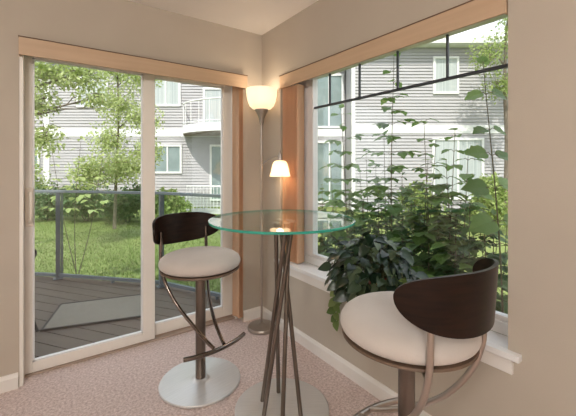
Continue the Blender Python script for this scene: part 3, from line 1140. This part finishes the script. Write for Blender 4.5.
tree('tree', at(7.7, 12.0, GZ), [(0, 0, 0), (.1, 0, 2.5), (-.1, 0, 4.6), (0, 0, 6.6)], .12,
     [((-.8, -.3, 5.6), (.8, .7, .7), .2), ((.2, -.2, 6.3), (1.0, .8, .8), .25), ((-.3, -.2, 4.6), (.7, .7, .6), .2), ((.9, -.2, 5.2), (.8, .7, .8), .2), ((0, -.3, 7.2), (1.0, .8, .7), .15)],
     3000, .10, leaf_lime, 'pale lime tree by the roofline in the upper right of the big window', 23)
# hedge shrubs beyond the lawn
hs = [(-9.6, 12.4, .95, 1.2, leaf_lime, 'taller lime-green bush at the far left edge of the glass door'),
      (-7.9, 11.2, .95, .62, leaf_hedge, 'dark green bush beyond the lawn, at the left railing post'),
      (-6.5, 11.0, 1.0, .64, leaf_hedge, 'dark green bush beyond the lawn, midway between left railing post and middle door post'),
      (-5.1, 10.8, .95, .64, leaf_hedge, 'dark green bush beyond the lawn, just left of the middle door post'),
      (-3.7, 10.4, .75, .55, leaf_lime, 'yellow-green bush seen above the back of the left stool')]
for k, (r_, f_, w_, h_, mt_, lb) in enumerate(hs):
    shrub('bush', at(r_, f_, GZ), (w_, w_ * .8, h_), 3600, .11, mt_, lb, 'bush', 'bushes beyond the lawn', 40 + k)
for k, (r_, f_, w_, h_, mt_, lb) in enumerate([
        (3.9, 9.6, .9, .76, leaf_lime, 'yellow-green bush low in front of the distant wing, left of its blinds'),
        (5.45, 9.2, .9, .80, leaf_lime, 'yellow-green bush below the distant blinds in the big window'),
        (6.9, 9.6, .9, .82, leaf_lime, 'yellow-green bush at the right side of the big window')]):
    shrub('bush', at(r_, f_, GZ), (w_, w_ * .8, h_), 2800, .11, mt_, lb, 'bush', 'bushes before the distant wing', 60 + k)

# ------------------------------------------------------------------ broad-leaved shrubs close outside the big window
def px(x, X):
    """where the sight line through photo column x meets the plane X metres beyond the window wall"""
    t = (x - 288) / 340
    dx, dy = CA * t + SA, -SA * t + CA
    k = (X - CX) / dx
    return Vector((X, CY + dy * k, 0)), k


def zz(y, k):
    return CZ + (167 - y) * k / 340


def shrub_at(cols, X, label, seed, mat, size, gap=.16, lf=.3, shape=LEAF_LOBE, hang=False):
    """cols: list of (column, row of top)"""
    c0, _ = px(cols[0][0], X)
    st = []
    rg_ = random.Random(seed * 3)
    for (cx0, cy0) in cols:
        Xi = X + rg_.uniform(-.12, .12)
        p, k = px(cx0, Xi)
        top = Vector((p.x - c0.x, p.y - c0.y, zz(cy0, k) - GZ))
        st.append((top.x * .55 + rg_.uniform(-.05, .05), top.y * .55 + rg_.uniform(-.05, .05), top, lf, gap))
    if hang:
        st = [(.05, -.10, q_[2], q_[3], q_[4]) for q_ in st]
    stemmed_shrub((c0.x, c0.y, GZ), st, label, seed, mat, size, shape, hang=hang)


shrub_at([(341, 108), (330, 155)], 1.25, 'broad-leaved shrub left in the big window, its tip above the table edge', 101, leaf_shrub, .155, .15, .3)
shrub_at([(394, 52), (384, 135)], 1.1, 'tallest thin-stemmed shrub in the middle of the big window', 102, leaf_shrub, .145, .14, .3)
shrub_at([(424, 122), (436, 140), (428, 160)], .95, 'broad-leaved shrub right of the tall middle stem', 103, leaf_shrub, .125, .13, .3)
shrub_at([(366, 150), (376, 165), (360, 172)], 1.45, 'broad-leaved shrub between the left tip and the tall middle stem', 104, leaf_shrub, .13, .13, .3)
shrub_at([(483, 62)], .62, 'young single stem with big leaves near the right window edge', 105, leaf_shrub, .125, .19, .60, LEAF_BROAD, True)
shrub_at([(455, 130), (468, 155), (446, 160)], .9, 'broad-leaved shrub standing left of the single right-hand stem', 106, leaf_shrub, .125, .13, .3)
low = [(322, 185, 1.15), (350, 190, .9), (378, 180, .85), (402, 175, .8), (425, 185, .7), (448, 190, .7), (470, 200, .62), (494, 215, .6), (335, 205, 1.6), (410, 190, 1.5), (440, 195, 1.4)]
lows = ['low dark-leaved shrub by the window frame behind the table edge', 'low dark-leaved shrub behind the right rim of the glass table', 'low dark-leaved shrub directly behind the potted plant',
        'low dark-leaved shrub just right of the potted plant', 'low dark-leaved shrub above the left end of the near stool back', 'low dark-leaved shrub above the middle of the near stool back',
        'low dark-leaved shrub above the right end of the near stool back', 'low dark-leaved shrub in the lower right window corner', 'further low shrub behind the one by the window frame',
        'further low shrub behind the shrub right of the potted plant', 'further low shrub behind the near stool back']
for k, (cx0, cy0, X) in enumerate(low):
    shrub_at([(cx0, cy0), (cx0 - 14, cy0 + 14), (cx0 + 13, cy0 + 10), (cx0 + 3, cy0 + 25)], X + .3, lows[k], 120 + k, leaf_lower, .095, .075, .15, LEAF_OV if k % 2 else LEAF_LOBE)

p_ = at(-2.95, 4.75, GZ)
stemmed_shrub((p_.x, p_.y, GZ), [(0, 0, (.05, -.02, 2.15), .55, .13), (.05, .03, (-.28, .16, 1.95), .6, .13), (-.04, .02, (.3, -.18, 1.9), .6, .13)],
              'slender sapling with pale leaves just beyond the left railing post', 201, leaf_tree, .12, LEAF_OV, group=None)

# ------------------------------------------------------------------ lights
def point(name, loc, energy, c, rad):
    l = bpy.data.lights.new(name, 'POINT')
    l.energy = energy; l.color = c; l.shadow_soft_size = rad
    o = bpy.data.objects.new(name, l); COL.objects.link(o); o.location = loc
    return o


l0 = lp.location
point('torchiere_light', (l0.x, l0.y, 1.875), 2.0, (1, .82, .62), .03)
point('reading_light', (l0.x + sx, l0.y + sy, 1.255), 1.5, (1, .72, .45), .03)

# unseen fill lights, added on the ceiling behind the camera to brighten the room
fill_dome_m = lampshade('fill_dome', (1, .95, .88), 3)
for k, (x_, y_, lb) in enumerate([(-2.75, -2.9, 'added round fill light on the ceiling, left of and behind the viewpoint'), (-2.75, -4.5, 'added round fill light on the ceiling at the back of the room')]):
    e = empty('ceiling_fill', (x_, y_, H - .1))
    tag(e, lb, 'fill light', 'added fill lights')
    mb = MB(); mb.lathe([(0, .1), (.17, .1), (.175, .085), (.17, .07), (0, .07)], 40); mb.build('fill_mount', lampmetal_m, e, smooth=True, angle=40)
    mb = MB(); mb.lathe([(.16, .07), (.15, .04), (.11, .012), (.05, .0), (0, -.002)], 40); mb.build('fill_diffuser', fill_dome_m, e, smooth=True)
    point('fill_bulb', (x_, y_, H - .22), (58, 118)[k], (1, .975, .94), .16)

sun = bpy.data.lights.new('sun', 'SUN'); sun.energy = 4.6; sun.angle = R(1.0); sun.color = (1, .95, .86)
so = bpy.data.objects.new('sun', sun); COL.objects.link(so)
d = at(.25, 1.0) - at(0, 0); d.normalize()
el = R(50)
sd = Vector((d.x * math.cos(el), d.y * math.cos(el), -math.sin(el)))
so.rotation_euler = sd.to_track_quat('-Z', 'Y').to_euler()
so.location = (-3, -4, 8)

w = bpy.data.worlds.new('World'); sc.world = w; w.use_nodes = True
nt = w.node_tree; nt.nodes.clear()
wo = nt.nodes.new('ShaderNodeOutputWorld')
bg = nt.nodes.new('ShaderNodeBackground')
tc = nt.nodes.new('ShaderNodeTexCoord')
sx_ = nt.nodes.new('ShaderNodeSeparateXYZ')
nt.links.new(tc.outputs['Generated'], sx_.inputs[0])
rp = nt.nodes.new('ShaderNodeValToRGB')
rp.color_ramp.elements[0].color = (.95, .97, 1.0, 1)
rp.color_ramp.elements[1].color = (.80, .89, 1.0, 1)
nt.links.new(sx_.outputs['Z'], rp.inputs[0])
nt.links.new(rp.outputs[0], bg.inputs[0])
bg.inputs[1].default_value = 1.75
nt.links.new(bg.outputs[0], wo.inputs[0])

# ------------------------------------------------------------------ camera
cam = bpy.data.cameras.new('camera')
cam.sensor_width = 36
cam.lens = 340 / 576 * 36
cam.shift_y = -41 / 576
cam.clip_start = .02
co = bpy.data.objects.new('camera', cam); COL.objects.link(co)
co.location = (CX, CY, CZ)
co.rotation_euler = (PI / 2, 0, -A)
sc.camera = co

vs_ = sc.view_settings
vs_.view_transform = 'Standard'
vs_.look = 'None'
vs_.gamma = 1
vs_.use_curve_mapping = False
vs_.exposure = 0.0
cy = sc.cycles
cy.use_denoising = True
cy.max_bounces = 10
cy.diffuse_bounces = 6
cy.transparent_max_bounces = 24
cy.caustics_reflective = False
cy.caustics_refractive = False
cy.sample_clamp_indirect = 6
